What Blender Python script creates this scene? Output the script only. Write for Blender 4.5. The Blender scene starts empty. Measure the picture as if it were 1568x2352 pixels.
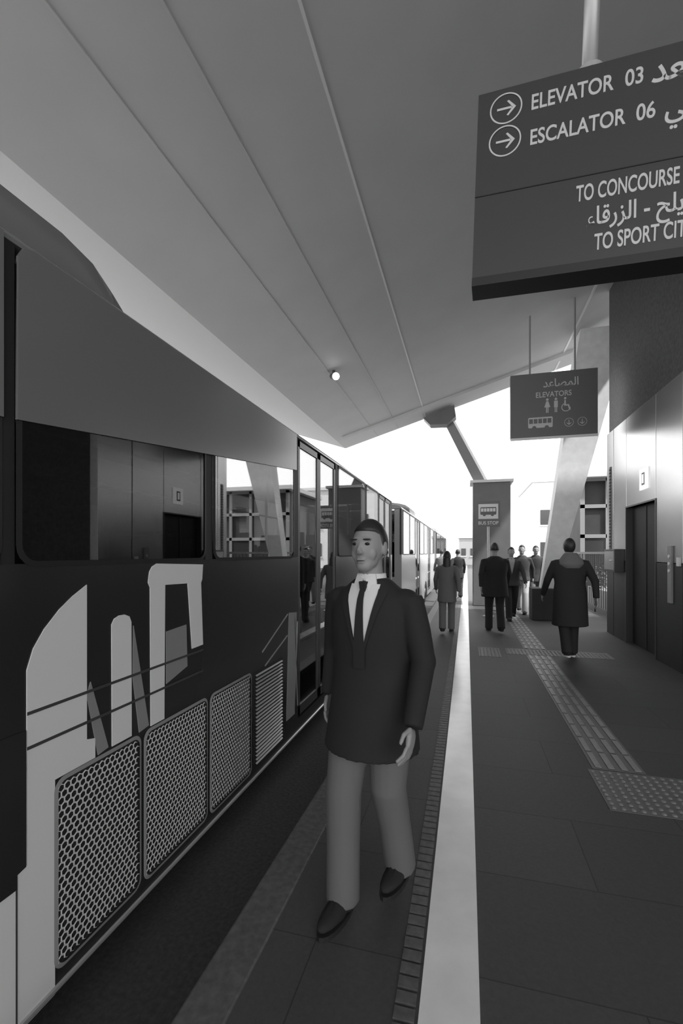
import bpy, bmesh, math, random
from mathutils import Vector, Matrix, Euler
random.seed(7)
S = bpy.context.scene
C = S.collection
R = math.radians
PI = math.pi

# ------------------------------------------------------------------ camera, sky, sun, exposure
cam_data = bpy.data.cameras.new('camera')
cam_data.sensor_fit = 'VERTICAL'
cam_data.sensor_height = 36.0
cam_data.lens = 36.0 * 1050 / 2352
cam_data.shift_y = 94 / 2352
cam_data.clip_start = 0.05
cam_data.clip_end = 500
cam = bpy.data.objects.new('camera', cam_data)
C.objects.link(cam)
cam.location = (0, 0, 1.6)
cam.rotation_euler = (R(90), 0, R(15.3))
S.camera = cam

world = bpy.data.worlds.new('overcast_sky')
S.world = world
world.use_nodes = True
bg = world.node_tree.nodes['Background']
bg.inputs['Color'].default_value = (1, 1, 1, 1)
bg.inputs['Strength'].default_value = 1.7

sun_data = bpy.data.lights.new('sun', 'SUN')
sun_data.energy = 4.0
sun_data.angle = R(2)
sun = bpy.data.objects.new('sun', sun_data)
C.objects.link(sun)
sun.rotation_euler = Vector((.55, -.25, .80)).to_track_quat('Z', 'Y').to_euler()

S.view_settings.view_transform = 'Standard'
S.view_settings.look = 'None'
S.view_settings.gamma = 1
S.view_settings.use_curve_mapping = False
S.view_settings.exposure = 0.65


# ------------------------------------------------------------------ materials
def mat(name, v, rough=0.6, metal=0.0, noise=0.0, scale=8.0, bump=0.0, spec=0.5, emit=0.0, stretch=None):
    m = bpy.data.materials.new(name)
    m.use_nodes = True
    nt = m.node_tree
    b = nt.nodes['Principled BSDF']
    b.inputs['Base Color'].default_value = (v, v, v, 1)
    b.inputs['Roughness'].default_value = rough
    b.inputs['Metallic'].default_value = metal
    b.inputs['Specular IOR Level'].default_value = spec
    if emit:
        b.inputs['Emission Color'].default_value = (1, 1, 1, 1)
        b.inputs['Emission Strength'].default_value = emit
    if noise or bump:
        tc = nt.nodes.new('ShaderNodeTexCoord')
        n = nt.nodes.new('ShaderNodeTexNoise')
        n.inputs['Scale'].default_value = scale
        n.inputs['Detail'].default_value = 6
        src = tc.outputs['Object']
        if stretch:
            mp = nt.nodes.new('ShaderNodeMapping')
            mp.inputs['Scale'].default_value = stretch
            nt.links.new(src, mp.inputs['Vector'])
            src = mp.outputs['Vector']
        nt.links.new(src, n.inputs['Vector'])
        if noise:
            r = nt.nodes.new('ShaderNodeValToRGB')
            lo, hi = v * (1 - noise), min(1, v * (1 + noise))
            r.color_ramp.elements[0].position = 0.3
            r.color_ramp.elements[1].position = 0.7
            r.color_ramp.elements[0].color = (lo, lo, lo, 1)
            r.color_ramp.elements[1].color = (hi, hi, hi, 1)
            nt.links.new(n.outputs['Fac'], r.inputs['Fac'])
            nt.links.new(r.outputs['Color'], b.inputs['Base Color'])
        if bump:
            bp = nt.nodes.new('ShaderNodeBump')
            bp.inputs['Strength'].default_value = bump
            bp.inputs['Distance'].default_value = 0.02
            nt.links.new(n.outputs['Fac'], bp.inputs['Height'])
            nt.links.new(bp.outputs['Normal'], b.inputs['Normal'])
    return m


def glass_mat(name, tint, refl, rough=0.01):
    """Coated architectural / vehicle glass: tinted see-through with a mirror-like coating."""
    m = bpy.data.materials.new(name)
    m.use_nodes = True
    nt = m.node_tree
    nt.nodes.clear()
    out = nt.nodes.new('ShaderNodeOutputMaterial')
    mix = nt.nodes.new('ShaderNodeMixShader')
    tr = nt.nodes.new('ShaderNodeBsdfTransparent')
    gl = nt.nodes.new('ShaderNodeBsdfGlossy')
    fr = nt.nodes.new('ShaderNodeValue')
    fr.outputs[0].default_value = refl
    tr.inputs['Color'].default_value = (tint, tint, tint, 1)
    gl.inputs['Color'].default_value = (.9, .9, .9, 1)
    gl.inputs['Roughness'].default_value = rough
    nt.links.new(fr.outputs[0], mix.inputs['Fac'])
    nt.links.new(tr.outputs[0], mix.inputs[1])
    nt.links.new(gl.outputs[0], mix.inputs[2])
    nt.links.new(mix.outputs[0], out.inputs['Surface'])
    return m


def paver_mat(name, v, rough):
    m = bpy.data.materials.new(name)
    m.use_nodes = True
    nt = m.node_tree
    b = nt.nodes['Principled BSDF']
    tc = nt.nodes.new('ShaderNodeTexCoord')
    br = nt.nodes.new('ShaderNodeTexBrick')
    br.inputs['Scale'].default_value = 1.0
    br.inputs['Brick Width'].default_value = 1.2
    br.inputs['Row Height'].default_value = 0.6
    br.inputs['Mortar Size'].default_value = 0.003
    br.inputs['Color1'].default_value = (v, v, v, 1)
    br.inputs['Color2'].default_value = (v * 1.12, v * 1.12, v * 1.12, 1)
    br.inputs['Mortar'].default_value = (v * .6, v * .6, v * .6, 1)
    n = nt.nodes.new('ShaderNodeTexNoise')
    n.inputs['Scale'].default_value = 60
    n.inputs['Detail'].default_value = 5
    mx = nt.nodes.new('ShaderNodeMix')
    mx.data_type = 'RGBA'
    mx.blend_type = 'OVERLAY'
    mx.inputs[0].default_value = 0.25
    bp = nt.nodes.new('ShaderNodeBump')
    bp.inputs['Strength'].default_value = 0.12
    bp.inputs['Distance'].default_value = 0.005
    nt.links.new(tc.outputs['Object'], br.inputs['Vector'])
    nt.links.new(tc.outputs['Object'], n.inputs['Vector'])
    nt.links.new(br.outputs['Color'], mx.inputs[6])
    nt.links.new(n.outputs['Color'], mx.inputs[7])
    nt.links.new(mx.outputs[2], b.inputs['Base Color'])
    nt.links.new(n.outputs['Fac'], bp.inputs['Height'])
    nt.links.new(bp.outputs['Normal'], b.inputs['Normal'])
    b.inputs['Roughness'].default_value = rough
    b.inputs['Specular IOR Level'].default_value = 0.25
    # grey only
    bw = nt.nodes.new('ShaderNodeRGBToBW')
    nt.links.new(mx.outputs[2], bw.inputs[0])
    nt.links.new(bw.outputs[0], b.inputs['Base Color'])
    return m


M = {
    'paver': paver_mat('dark_pavers', 0.076, 0.62),
    'asphalt': mat('asphalt', 0.06, 0.8, noise=.3, scale=40, bump=.3),
    'yard': mat('pale_ground', 0.45, 0.8, noise=.15, scale=3),
    'kerb': mat('kerb_stone', 0.11, 0.6, noise=.25, scale=30, bump=.2),
    'strip': mat('white_edge_strip', 0.92, 0.22, noise=.06, scale=5),
    'tactile': mat('tactile_glint_tile', 0.21, 0.42, noise=.12, scale=20),  # raised bars and dots lighter than their tiles, glints put into the colour
    'tactile_base': mat('tactile_base', 0.115, 0.5, noise=.12, scale=20),
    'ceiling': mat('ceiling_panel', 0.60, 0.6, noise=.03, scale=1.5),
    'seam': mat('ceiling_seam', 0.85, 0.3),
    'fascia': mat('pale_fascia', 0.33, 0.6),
    'beam': mat('painted_steel', 0.30, 0.5),
    'granite': mat('dark_granite', 0.06, 0.5, noise=.4, scale=18, bump=.15),
    'steel': mat('brushed_steel', 0.52, 0.27, metal=1.0, noise=.06, scale=6, stretch=(40, 40, .6)),
    'dark_refl': mat('dark_reflection_panel', 0.035, 0.5, noise=.1, scale=5),  # lower lift cladding, dark reflection of the bus put into the colour
    'dark_steel': mat('dark_steel', 0.10, 0.4, metal=.5),
    'black': mat('black_void', 0.012, 0.6),
    'darkwall': mat('dark_wall', 0.05, 0.7, noise=.2, scale=2),
    'column': mat('white_concrete', 0.9, 0.6, noise=.06, scale=6),
    'pillar': mat('grey_pillar', 0.17, 0.5, noise=.06, scale=4),
    'sign': mat('sign_face', 0.055, 0.35),
    'sign_rail': mat('sign_rail', 0.02, 0.4),
    'sign_text': mat('sign_lettering', 0.60, 0.5),
    'pole': mat('sign_pole', 0.55, 0.35, metal=.3),
    'grey_sign': mat('grey_sign_face', 0.15, 0.4),
    'white': mat('white_paint', 0.8, 0.4),
    'bus_dark': mat('bus_dark_paint', 0.03, 0.25),
    'bus_grey': mat('bus_grey_paint', 0.30, 0.25),
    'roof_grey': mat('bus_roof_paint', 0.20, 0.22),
    'bus_white': mat('bus_white_livery', 0.85, 0.3),
    'bus_seam': mat('bus_panel_seam', 0.06, 0.6),
    'rubber': mat('black_rubber', 0.02, 0.6),
    'grille': mat('grille_metal', 0.62, 0.45),
    'seat': mat('seat_fabric', 0.02, 0.8),
    'interior': mat('bus_interior', 0.10, 0.7),
    'rail': mat('hand_rail', 0.6, 0.3, metal=.6),
    'lamp': mat('lamp_glow', 0.9, 0.5, emit=4),
    'lit_plate': mat('backlit_plate', 0.85, 0.4, emit=.55),
    'glass': glass_mat('bus_glass', 0.55, 0.36),
    'mirror_glass': glass_mat('mirror_coated_glass', 0.3, 0.12),
    'pane': glass_mat('clear_pane', 0.7, 0.15),
    'build_white': mat('pale_render', 0.75, 0.8),
    'build_grey': mat('grey_render', 0.35, 0.8),
    'build_win': mat('distant_window', 0.06, 0.15),
    'leaf': mat('leaf', 0.10, 0.6),
    'trunk': mat('bark', 0.12, 0.9),
    'skin': mat('skin', 0.30, 0.55),
    'hair': mat('hair', 0.02, 0.5),
    'cl_black': mat('black_cloth', 0.018, 0.85),
    'cl_dark': mat('dark_cloth', 0.04, 0.85),
    'cl_mid': mat('mid_grey_cloth', 0.14, 0.85),
    'cl_light': mat('pale_cloth', 0.42, 0.85),
    'cl_white': mat('white_shirt', 0.75, 0.8),
    'eye': mat('eye', 0.01, 0.1),
}


# ------------------------------------------------------------------ mesh helpers
class MB:
    """Collects shapes, then links them as ONE mesh object."""

    def __init__(self):
        self.v = []
        self.f = []

    def add(self, vs, fs):
        o = len(self.v)
        self.v += [tuple(p) for p in vs]
        self.f += [tuple(i + o for i in f) for f in fs]
        return self

    def box(self, x0, x1, y0, y1, z0, z1):
        vs = [(x, y, z) for x in (x0, x1) for y in (y0, y1) for z in (z0, z1)]
        return self.add(vs, [(0, 1, 3, 2), (4, 6, 7, 5), (0, 4, 5, 1), (2, 3, 7, 6), (0, 2, 6, 4), (1, 5, 7, 3)])

    def prism(self, pts, a, b, axis='x'):
        """Extrudes a 2-D outline between a and b along an axis."""
        n = len(pts)
        def mk(p, t):
            return {'x': (t, p[0], p[1]), 'y': (p[0], t, p[1]), 'z': (p[0], p[1], t)}[axis]
        vs = [mk(p, a) for p in pts] + [mk(p, b) for p in pts]
        fs = [tuple(range(n)), tuple(range(2 * n - 1, n - 1, -1))]
        fs += [(i, (i + 1) % n, n + (i + 1) % n, n + i) for i in range(n)]
        return self.add(vs, fs)

    def tube(self, pts, rad, seg=12, cap=True):
        pts = [Vector(p) for p in pts]
        if not isinstance(rad, (list, tuple)):
            rad = [rad] * len(pts)
        rings = []
        up = None
        for i, p in enumerate(pts):
            d = (pts[min(i + 1, len(pts) - 1)] - pts[max(i - 1, 0)]).normalized()
            if up is None:
                up = Vector((0, 0, 1)) if abs(d.z) < .9 else Vector((0, 1, 0))
            s = d.cross(up).normalized()
            up = s.cross(d).normalized()
            rings.append([p + (s * math.cos(2 * PI * k / seg) + up * math.sin(2 * PI * k / seg)) * rad[i] for k in range(seg)])
        vs = [q for r in rings for q in r]
        fs = []
        for i in range(len(pts) - 1):
            for k in range(seg):
                a, b = i * seg + k, i * seg + (k + 1) % seg
                fs.append((a, b, b + seg, a + seg))
        if cap:
            fs.append(tuple(range(seg - 1, -1, -1)))
            fs.append(tuple(range((len(pts) - 1) * seg, len(pts) * seg)))
        return self.add(vs, fs)

    def ell(self, c, r, seg=16, rings=10, rot=None, warp=None):
        vs = []
        if not isinstance(r, (tuple, list)):
            r = (r, r, r)
        for i in range(rings + 1):
            th = PI * i / rings
            for k in range(seg):
                ph = 2 * PI * k / seg
                p = Vector((r[0] * math.sin(th) * math.cos(ph), r[1] * math.sin(th) * math.sin(ph), r[2] * math.cos(th)))
                if warp:
                    p = warp(p)
                if rot:
                    p = rot @ p
                vs.append(p + Vector(c))
        fs = []
        for i in range(rings):
            for k in range(seg):
                a, b = i * seg + k, i * seg + (k + 1) % seg
                if i == 0:
                    fs.append((a, a + seg, b + seg))
                elif i == rings - 1:
                    fs.append((a, a + seg, b))
                else:
                    fs.append((a, a + seg, b + seg, b))
        return self.add(vs, fs)

    def loft(self, rings, seg=24):
        """rings: (z, cx, cy, rx, ry) ellipses stacked upward, capped."""
        vs = []
        for z, cx, cy, rx, ry in rings:
            vs += [(cx + rx * math.cos(2 * PI * k / seg), cy + ry * math.sin(2 * PI * k / seg), z) for k in range(seg)]
        fs = []
        for i in range(len(rings) - 1):
            for k in range(seg):
                a, b = i * seg + k, i * seg + (k + 1) % seg
                fs.append((a, b, b + seg, a + seg))
        fs.append(tuple(range(seg - 1, -1, -1)))
        fs.append(tuple(range((len(rings) - 1) * seg, len(rings) * seg)))
        return self.add(vs, fs)

    def build(self, name, material, parent=None, off=(0, 0, 0), smooth=False, bevel=0, voxel=0, fixn=True):
        me = bpy.data.meshes.new(name)
        me.from_pydata([(x - off[0], y - off[1], z - off[2]) for x, y, z in self.v], [], self.f)
        bm = bmesh.new()
        bm.from_mesh(me)
        bmesh.ops.remove_doubles(bm, verts=bm.verts, dist=1e-5)
        if fixn:
            bmesh.ops.recalc_face_normals(bm, faces=bm.faces)
        bm.to_mesh(me)
        bm.free()
        o = bpy.data.objects.new(name, me)
        C.objects.link(o)
        if voxel:
            md = o.modifiers.new('fuse', 'REMESH')
            md.mode = 'VOXEL'
            md.voxel_size = voxel
            sm = o.modifiers.new('soft', 'SMOOTH')
            sm.iterations = 5
            sm.factor = .5
            dg = bpy.context.evaluated_depsgraph_get()
            nm = bpy.data.meshes.new_from_object(o.evaluated_get(dg))
            o.modifiers.clear()
            o.data = nm
            nm.name = name
            bpy.data.meshes.remove(me)
            me = nm
            smooth = True
        me.materials.clear()
        me.materials.append(material)
        if smooth:
            for p in me.polygons:
                p.use_smooth = True
        if bevel:
            b = o.modifiers.new('bevel', 'BEVEL')
            b.width = bevel
            b.segments = 2
            b.limit_method = 'ANGLE'
        if parent:
            o.parent = parent
        return o


def tag(o, label=None, cat=None, group=None, kind=None):
    if label: o['label'] = label
    if cat: o['category'] = cat
    if group: o['group'] = group
    if kind: o['kind'] = kind
    return o


def thing(name, label, cat, loc=(0, 0, 0), rz=0, group=None):
    o = bpy.data.objects.new(name, None)
    o.empty_display_size = .2
    C.objects.link(o)
    o.location = loc
    o.rotation_euler = (0, 0, rz)
    return tag(o, label, cat, group)


def struct(o, label=None, cat=None):
    o['kind'] = 'structure'
    return tag(o, label, cat)


def copy_tree(o, parent=None):
    c = o.copy()
    C.objects.link(c)
    if parent: c.parent = parent
    for ch in list(o.children):
        copy_tree(ch, c)
    return c


def text_mesh(name, body, size, material, parent, loc, sx=1.0, bold=0.012, align='LEFT', rot=(R(90), 0, 0), ext=.002):
    cu = bpy.data.curves.new(name, 'FONT')
    cu.body = body
    cu.size = size
    cu.align_x = align
    cu.offset = bold * size
    cu.extrude = ext
    t = bpy.data.objects.new(name + '_src', cu)
    C.objects.link(t)
    dg = bpy.context.evaluated_depsgraph_get()
    me = bpy.data.meshes.new_from_object(t.evaluated_get(dg))
    bpy.data.objects.remove(t)
    me.name = name
    me.materials.clear()
    me.materials.append(material)
    me.transform(Matrix.Diagonal((sx, 1, 1, 1)))
    o = bpy.data.objects.new(name, me)
    C.objects.link(o)
    o.parent = parent
    o.location = loc
    o.rotation_euler = rot
    return o


# Arabic words as joined letter forms in drawing order (left to right)
AR_ELEVATOR = '\uFEAA\uFECC\uFEBC\uFEE3'
AR_ESCALATOR = '\uFEF2\uFE8B\uFE8E\uFE91\uFEAE\uFEEC\uFEDC\uFEDF\uFE8D \uFE9D\uFEAD\uFEAA\uFEDF\uFE8D'
AR_PLACES = '\uFE80\uFE8E\uFED7\uFEAD\uFEB0\uFEDF\uFE8D - \uFEA2\uFEE0\uFEF3\uFEEE\uFEBB'
AR_ELEVATORS = '\uFEAA\uFECB\uFE8E\uFEBC\uFEE4\uFEDF\uFE8D'

# ------------------------------------------------------------------ the setting
EDGE = -0.95          # platform edge
ROAD = -0.35
def ceil_z(x): return 6.08 + .30 * x if x < 3.4 else 6.08 + .30 * 3.4

b = MB().box(EDGE, 60, -9, 70, -.5, 0)
struct(b.build('floor', M['paver']), 'dark paved station platform', 'floor')
b = MB().box(-5.4, EDGE, -40, 110, -.6, ROAD)
struct(b.build('road', M['asphalt']), 'dark asphalt bus lane beside the platform', 'road')
b = MB().box(-140, 140, -60, 200, -.9, -.55)
b.box(-60, -5.4, -40, 110, -.6, -.2)
struct(b.build('ground', M['yard']), 'pale open ground beyond the bus lane', 'ground')
b = MB().box(EDGE - .02, EDGE + .16, -9, 70, -.06, .006)
struct(b.build('kerb', M['kerb'], bevel=.01), 'stone edge of the platform over the bus lane', 'kerb')

# ceiling: tilted slab rising from the bus side to the lift side, then level
b = MB()
b.prism([(-3.75, 4.955), (3.4, ceil_z(3.4)), (14.2, ceil_z(3.4)), (14.2, ceil_z(3.4) + .5), (3.4, ceil_z(3.4) + .5), (-3.75, 5.5)], -7, 10.4, 'y')
b.prism([(-3.75, 4.955), (3.4, ceil_z(3.4)), (4.2, ceil_z(3.4)), (4.2, ceil_z(3.4) + .5), (3.4, ceil_z(3.4) + .5), (-3.75, 5.5)], 10.4, 14.2, 'y')  # unseen level part cut short here to let sun reach the slanted column
ceiling = struct(b.build('ceiling', M['ceiling']), 'grey sloping station canopy soffit', 'ceiling')
# white eave trim along the bus side
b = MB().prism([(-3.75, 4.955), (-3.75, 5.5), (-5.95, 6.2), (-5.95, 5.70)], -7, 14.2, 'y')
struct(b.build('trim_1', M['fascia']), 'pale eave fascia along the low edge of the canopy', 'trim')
n = 2
for x, w in ((-1.2, .011), (-2.7, .006), (-2.05, .004), (2.43, .025)):
    z = ceil_z(x)
    b = MB().prism([(x - w, ceil_z(x - w) - .012), (x + w, ceil_z(x + w) - .012), (x + w, ceil_z(x + w) + .01), (x - w, ceil_z(x - w) + .01)], -7, 14.15, 'y')
    struct(b.build('trim_%d' % n, M['seam' if abs(x) in (1.2, 2.43) else 'ceiling']), 'thin pale seam strip running along the canopy ceiling', 'trim')
    n += 1
for y0 in (13.0,):
    b = MB().prism([(-3.55, ceil_z(-3.55) + .02), (-3.55, ceil_z(-3.55) - .08), (2.7, ceil_z(2.7) - .08), (2.7, ceil_z(2.7) + .02)], y0, y0 + .3, 'y')
    struct(b.build('trim_%d' % n, M['ceiling']), 'cross beam under the canopy', 'trim')
    n += 1

# lift core wall on the right
WX = 2.75
b = MB().box(WX + .04, 6.2, 6.2, 10.38, 4.0, 7.1)
b.box(WX + .16, 6.2, 6.2, 10.38, 0, 4.0)
struct(b.build('wall_right', M['granite']), 'dark granite wall of the lift core', 'wall')
for k, (y0, y1) in enumerate(((6.2, 7.0), (7.01, 7.9), (9.22, 9.95), (9.96, 10.4))):
    b = MB().box(WX, WX + .16, y0, y1 - .012, 1.46, 4.0)
    struct(b.build('trim_%d' % n, M['steel'], bevel=.004), 'brushed steel cladding panel on the lift core', 'trim')
    n += 1
    b = MB().box(WX, WX + .16, y0, y1 - .012, 0.0, 1.45)  # lower half of the cladding, its dark reflection painted in
    struct(b.build('trim_%d' % n, M['dark_refl'], bevel=.004), 'lower cladding panel on the lift core, dark reflection painted in', 'trim')
    n += 1
b = MB().box(WX, WX + .16, 7.9, 9.21, 2.4, 4.0)
struct(b.build('trim_%d' % n, M['steel'], bevel=.004), 'brushed steel panel above the dark lift door', 'trim')
n += 1
door = struct(MB().box(WX + .10, WX + .16, 7.9, 9.21, 0, 2.4).build('door_1', M['black']), 'tall black lift doorway in the steel clad wall', 'door')
b = MB().box(WX + .085, WX + .10, 8.55, 8.56, 0, 2.38)
b.build('door_joint', M['dark_steel'], door)
b = MB().box(WX - .012, WX + .10, 7.88, 7.905, 0, 2.4)
b.box(WX - .012, WX + .10, 9.205, 9.23, 0, 2.4)
b.box(WX - .012, WX + .10, 7.88, 9.23, 2.4, 2.425)
b.build('door_frame', M['dark_steel'], door)
# unseen wall added under the level canopy, dark for the bus glass to reflect
b = MB().box(14, 14.3, -7, 10.6, 0, 7.1)
struct(b.build('wall_added', M['darkwall']), 'dark wall added out of view for the bus glass reflection', 'wall')

# white safety strip by the platform edge
b = MB().box(-.16, .045, -6, 60, 0, .006)
tag(b.build('safety_strip', M['strip']), 'long glossy white safety strip on the platform floor beside the bus', 'floor strip')
b = MB()
for i in range(420):
    y = 0.9 + i * .06
    b.box(-.245, -.172, y, y + .045, 0, .007)
tag(b.build('gritty_strip', M['kerb']), 'narrow rough grey strip running along the left of the white safety strip', 'floor strip')


# tactile paving
def bars(name, label, x0, x1, y0, y1, group=None):
    t = thing(name, label, 'tactile paving', ((x0 + x1) / 2, y0, 0), 0, group)
    off = t.location
    MB().box(x0, x1, y0, y1, 0, .004).build('base_tile', M['tactile_base'], t, off)
    b = MB()
    nb = 4
    w = (x1 - x0) / nb
    y = y0 + .02
    while y < y1 - .25:
        for k in range(nb):
            xa = x0 + w * (k + .25)
            b.prism([(xa, y), (xa + w * .5, y), (xa + w * .5, y + .26), (xa, y + .26)], .004, .011, 'z')
        y += .30
    b.build('raised_bar', M['tactile'], t, off, bevel=.002)['kind'] = 'stuff'
    return t


def dots(name, label, x0, x1, y0, y1, step=.055, group=None):
    t = thing(name, label, 'tactile paving', ((x0 + x1) / 2, y0, 0), 0, group)
    off = t.location
    MB().box(x0, x1, y0, y1, 0, .004).build('base_tile', M['tactile_base'], t, off)
    b = MB()
    nx, ny = int((x1 - x0) / step), int((y1 - y0) / step)
    for i in range(nx):
        for j in range(ny):
            cx, cy = x0 + step * (i + .5), y0 + step * (j + .5)
            lo = [(cx + .016 * math.cos(q * PI / 4), cy + .016 * math.sin(q * PI / 4), .004) for q in range(8)]
            hi = [(cx + .010 * math.cos(q * PI / 4), cy + .010 * math.sin(q * PI / 4), .011) for q in range(8)]
            b.add(lo + hi, [(q, (q + 1) % 8, 8 + (q + 1) % 8, 8 + q) for q in range(8)] + [tuple(range(8, 16))])
    b.build('raised_dot', M['tactile'], t, off)['kind'] = 'stuff'
    return t


bars('guide_paving', 'long strip of ribbed tactile paving between the two dotted panels', .90, 1.25, 3.76, 7.65)
bars('guide_paving', 'ribbed tactile strip leading away beyond the far dotted panel', .92, 1.27, 8.15, 12.6)
dots('warning_paving', 'nearest dotted tactile panel on the dark floor at the right', .86, 2.2, 3.18, 3.74)
dots('warning_paving', 'dotted tactile crossing panel where the ribbed strip is broken, by the dark walking man', .62, 2.15, 7.68, 8.12)
dots('warning_paving', 'small square dotted tactile pad beside the white safety strip', .19, .52, 7.4, 8.1)


# ------------------------------------------------------------------ buses
BX0, BX1, BZ0, BZ1 = -4.05, -1.55, -.12, 2.80
GZ0, GZ1 = 1.56, 2.70


def hexmesh(y0, y1, z0, z1, x, cell=.030, wire=.0042, corner=.05):
    b = MB()
    r = cell / math.sqrt(3)
    rows = int((z1 - z0) / (1.5 * r)) + 1
    cols = int((y1 - y0) / cell) + 2
    for j in range(rows):
        for i in range(cols):
            cy = y0 + cell * (i + .5 * (j % 2))
            cz = z0 + 1.5 * r * j
            if cy - cell * .45 < y0 or cy + cell * .45 > y1 or cz - r < z0 or cz + r > z1: continue
            ou, inn = [], []
            for q in range(6):
                a = PI / 6 + q * PI / 3
                ou.append((x, cy + r * math.cos(a), cz + r * math.sin(a)))
                ri = r - wire
                inn.append((x + .003, cy + ri * math.cos(a), cz + ri * math.sin(a)))
            b.add(ou + inn, [(q, (q + 1) % 6, 6 + (q + 1) % 6, 6 + q) for q in range(6)])
    return b


def rrect(y0, y1, z0, z1, r, n=5):
    pts = []
    for cy, cz, a0 in ((y1 - r, z1 - r, 0), (y0 + r, z1 - r, 90), (y0 + r, z0 + r, 180), (y1 - r, z0 + r, 270)):
        for k in range(n + 1):
            a = R(a0 + 90 * k / n)
            pts.append((cy + r * math.cos(a), cz + r * math.sin(a)))
    return pts


def make_bus(label, y0, y1, body, win_r, win_l, doors, axles, pod=None):
    t = thing('bus', label, 'bus', ((BX0 + BX1) / 2, (y0 + y1) / 2, ROAD))
    off = t.location
    b = MB()
    # lower side panels with wheel arches cut out (outline walks round each arch)
    def side_outline(cuts):
        pts = [(y0, BZ0)]
        for ay in axles:
            for k in range(13):
                a = PI - PI * k / 12
                pts.append((ay + .58 * math.cos(a), BZ0 + .62 * math.sin(a)))
        pts += [(y1, BZ0), (y1, GZ0)]
        for d0, d1 in sorted(cuts, reverse=True):
            pts += [(d1, GZ0), (d1, BZ0 + .14), (d0, BZ0 + .14), (d0, GZ0)]
        pts.append((y0, GZ0))
        return pts
    b.prism(side_outline(doors), BX1 - .05, BX1, 'x')
    b.prism(side_outline([]), BX0, BX0 + .05, 'x')
    # ends
    for ya, yb in ((y0, y0 + .06), (y1 - .06, y1)):
        b.box(BX0 + .05, BX1 - .05, ya, yb, BZ0, 1.0)
        b.box(BX0 + .05, BX0 + .18, ya, yb, 1.0, GZ1)
        b.box(BX1 - .18, BX1 - .05, ya, yb, 1.0, GZ1)
    b.build('body_shell', body, t, off)
    # pillars between the windows
    def pillars(x0, x1, wins):
        ys = [y0] + [q for w in wins for q in w] + [y1]
        for i in range(0, len(ys), 2):
            if ys[i + 1] - ys[i] > .01:
                MB().box(x0, x1, ys[i], ys[i + 1], GZ0, GZ1).build('window_pillar', M['rubber'], t, off)
    pillars(BX1 - .05, BX1 - .004, sorted(win_r + doors))
    pillars(BX0 + .004, BX0 + .05, win_l)
    # roof with rounded shoulders
    prof = [(BX0, GZ1)]
    for k in range(9):
        a = PI - PI / 2 * k / 8
        prof.append((BX0 + .22 + .22 * math.cos(a), GZ1 + .10 * math.sin(a)))
    for k in range(9):
        a = PI / 2 - PI / 2 * k / 8
        prof.append((BX1 - .22 + .22 * math.cos(a), GZ1 + .10 * math.sin(a)))
    prof.append((BX1, GZ1))
    prof += [(BX1 - .05, GZ1 - .01), (BX0 + .05, GZ1 - .01)]
    MB().prism(prof, y0, y1, 'y').build('roof', M['roof_grey'], t, off)
    if pod:
        pp = []
        for k in range(13):
            a = PI - PI * k / 12
            pp.append(((BX0 + BX1) / 2 + 1.14 * math.cos(a), 2.79 + .40 * max(0, math.sin(a)) ** .5))
        o = MB()
        ysteps = [(pod[0], .2), (pod[0] + .1, 1), (pod[1] - .35, 1), (pod[1] - .18, .85), (pod[1] - .06, .5), (pod[1], .05)]
        vs, fs = [], []
        for y, s in ysteps:
            vs += [(x, y, 2.79 + (z - 2.79) * s) for x, z in pp]
        m_ = len(pp)
        for i in range(len(ysteps) - 1):
            for k in range(m_ - 1):
                fs.append((i * m_ + k, i * m_ + k + 1, (i + 1) * m_ + k + 1, (i + 1) * m_ + k))
        fs += [tuple(range(m_)), tuple(range((len(ysteps) - 1) * m_, len(ysteps) * m_))]
        o.add(vs, fs).build('roof_unit', M['roof_grey'], t, off, smooth=True)
    # glazing
    for side, wins in ((1, win_r), (-1, win_l)):
        x = BX1 if side > 0 else BX0
        for wa, wb in wins:
            w = MB().prism(rrect(wa + .012, wb - .012, GZ0, GZ1 - .005, .07), x - .012 * (side > 0), x + .012 * (side < 0), 'x').build('side_window', M['mirror_glass' if side > 0 and wb < 2.6 else 'glass'], t, off)
            g = MB()
            ro, ri = rrect(wa, wb, GZ0 - .012, GZ1 + .005, .08), rrect(wa + .022, wb - .022, GZ0 + .01, GZ1 - .03, .06)
            xs = x + .002 * side
            k_ = len(ro)
            g.add([(xs, p[0], p[1]) for p in ro] + [(xs + .003 * side, p[0], p[1]) for p in ri], [(i, (i + 1) % k_, k_ + (i + 1) % k_, k_ + i) for i in range(k_)])
            g.build('gasket', M['rubber'], w, off)
    # windscreens
    for ya in (y0 + .02, y1 - .03):
        MB().box(BX0 + .18, BX1 - .18, ya, ya + .012, 1.0, GZ1 - .01).build('windscreen', M['glass'], t, off)
    # double leaf doors
    for d0, d1 in doors:
        mid = (d0 + d1) / 2
        for a, c in ((d0 + .01, mid - .005), (mid + .005, d1 - .01)):
            b = MB()
            z0, z1 = BZ0 + .16, GZ1 - .02
            b.box(BX1 - .035, BX1 - .005, a, a + .05, z0, z1).box(BX1 - .035, BX1 - .005, c - .05, c, z0, z1)
            b.box(BX1 - .035, BX1 - .005, a, c, z0, z0 + .09).box(BX1 - .035, BX1 - .005, a, c, z1 - .06, z1)
            d = b.build('door', M['dark_steel'], t, off)
            MB().box(BX1 - .025, BX1 - .015, a + .05, c - .05, z0 + .09, z1 - .06).build('door_pane', M['glass'], d, off)
            MB().tube([(BX1 - .07, (a + c) / 2, .75), (BX1 - .07, (a + c) / 2, 1.55)], .015).build('grab_bar', M['rail'], d, off)
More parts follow.
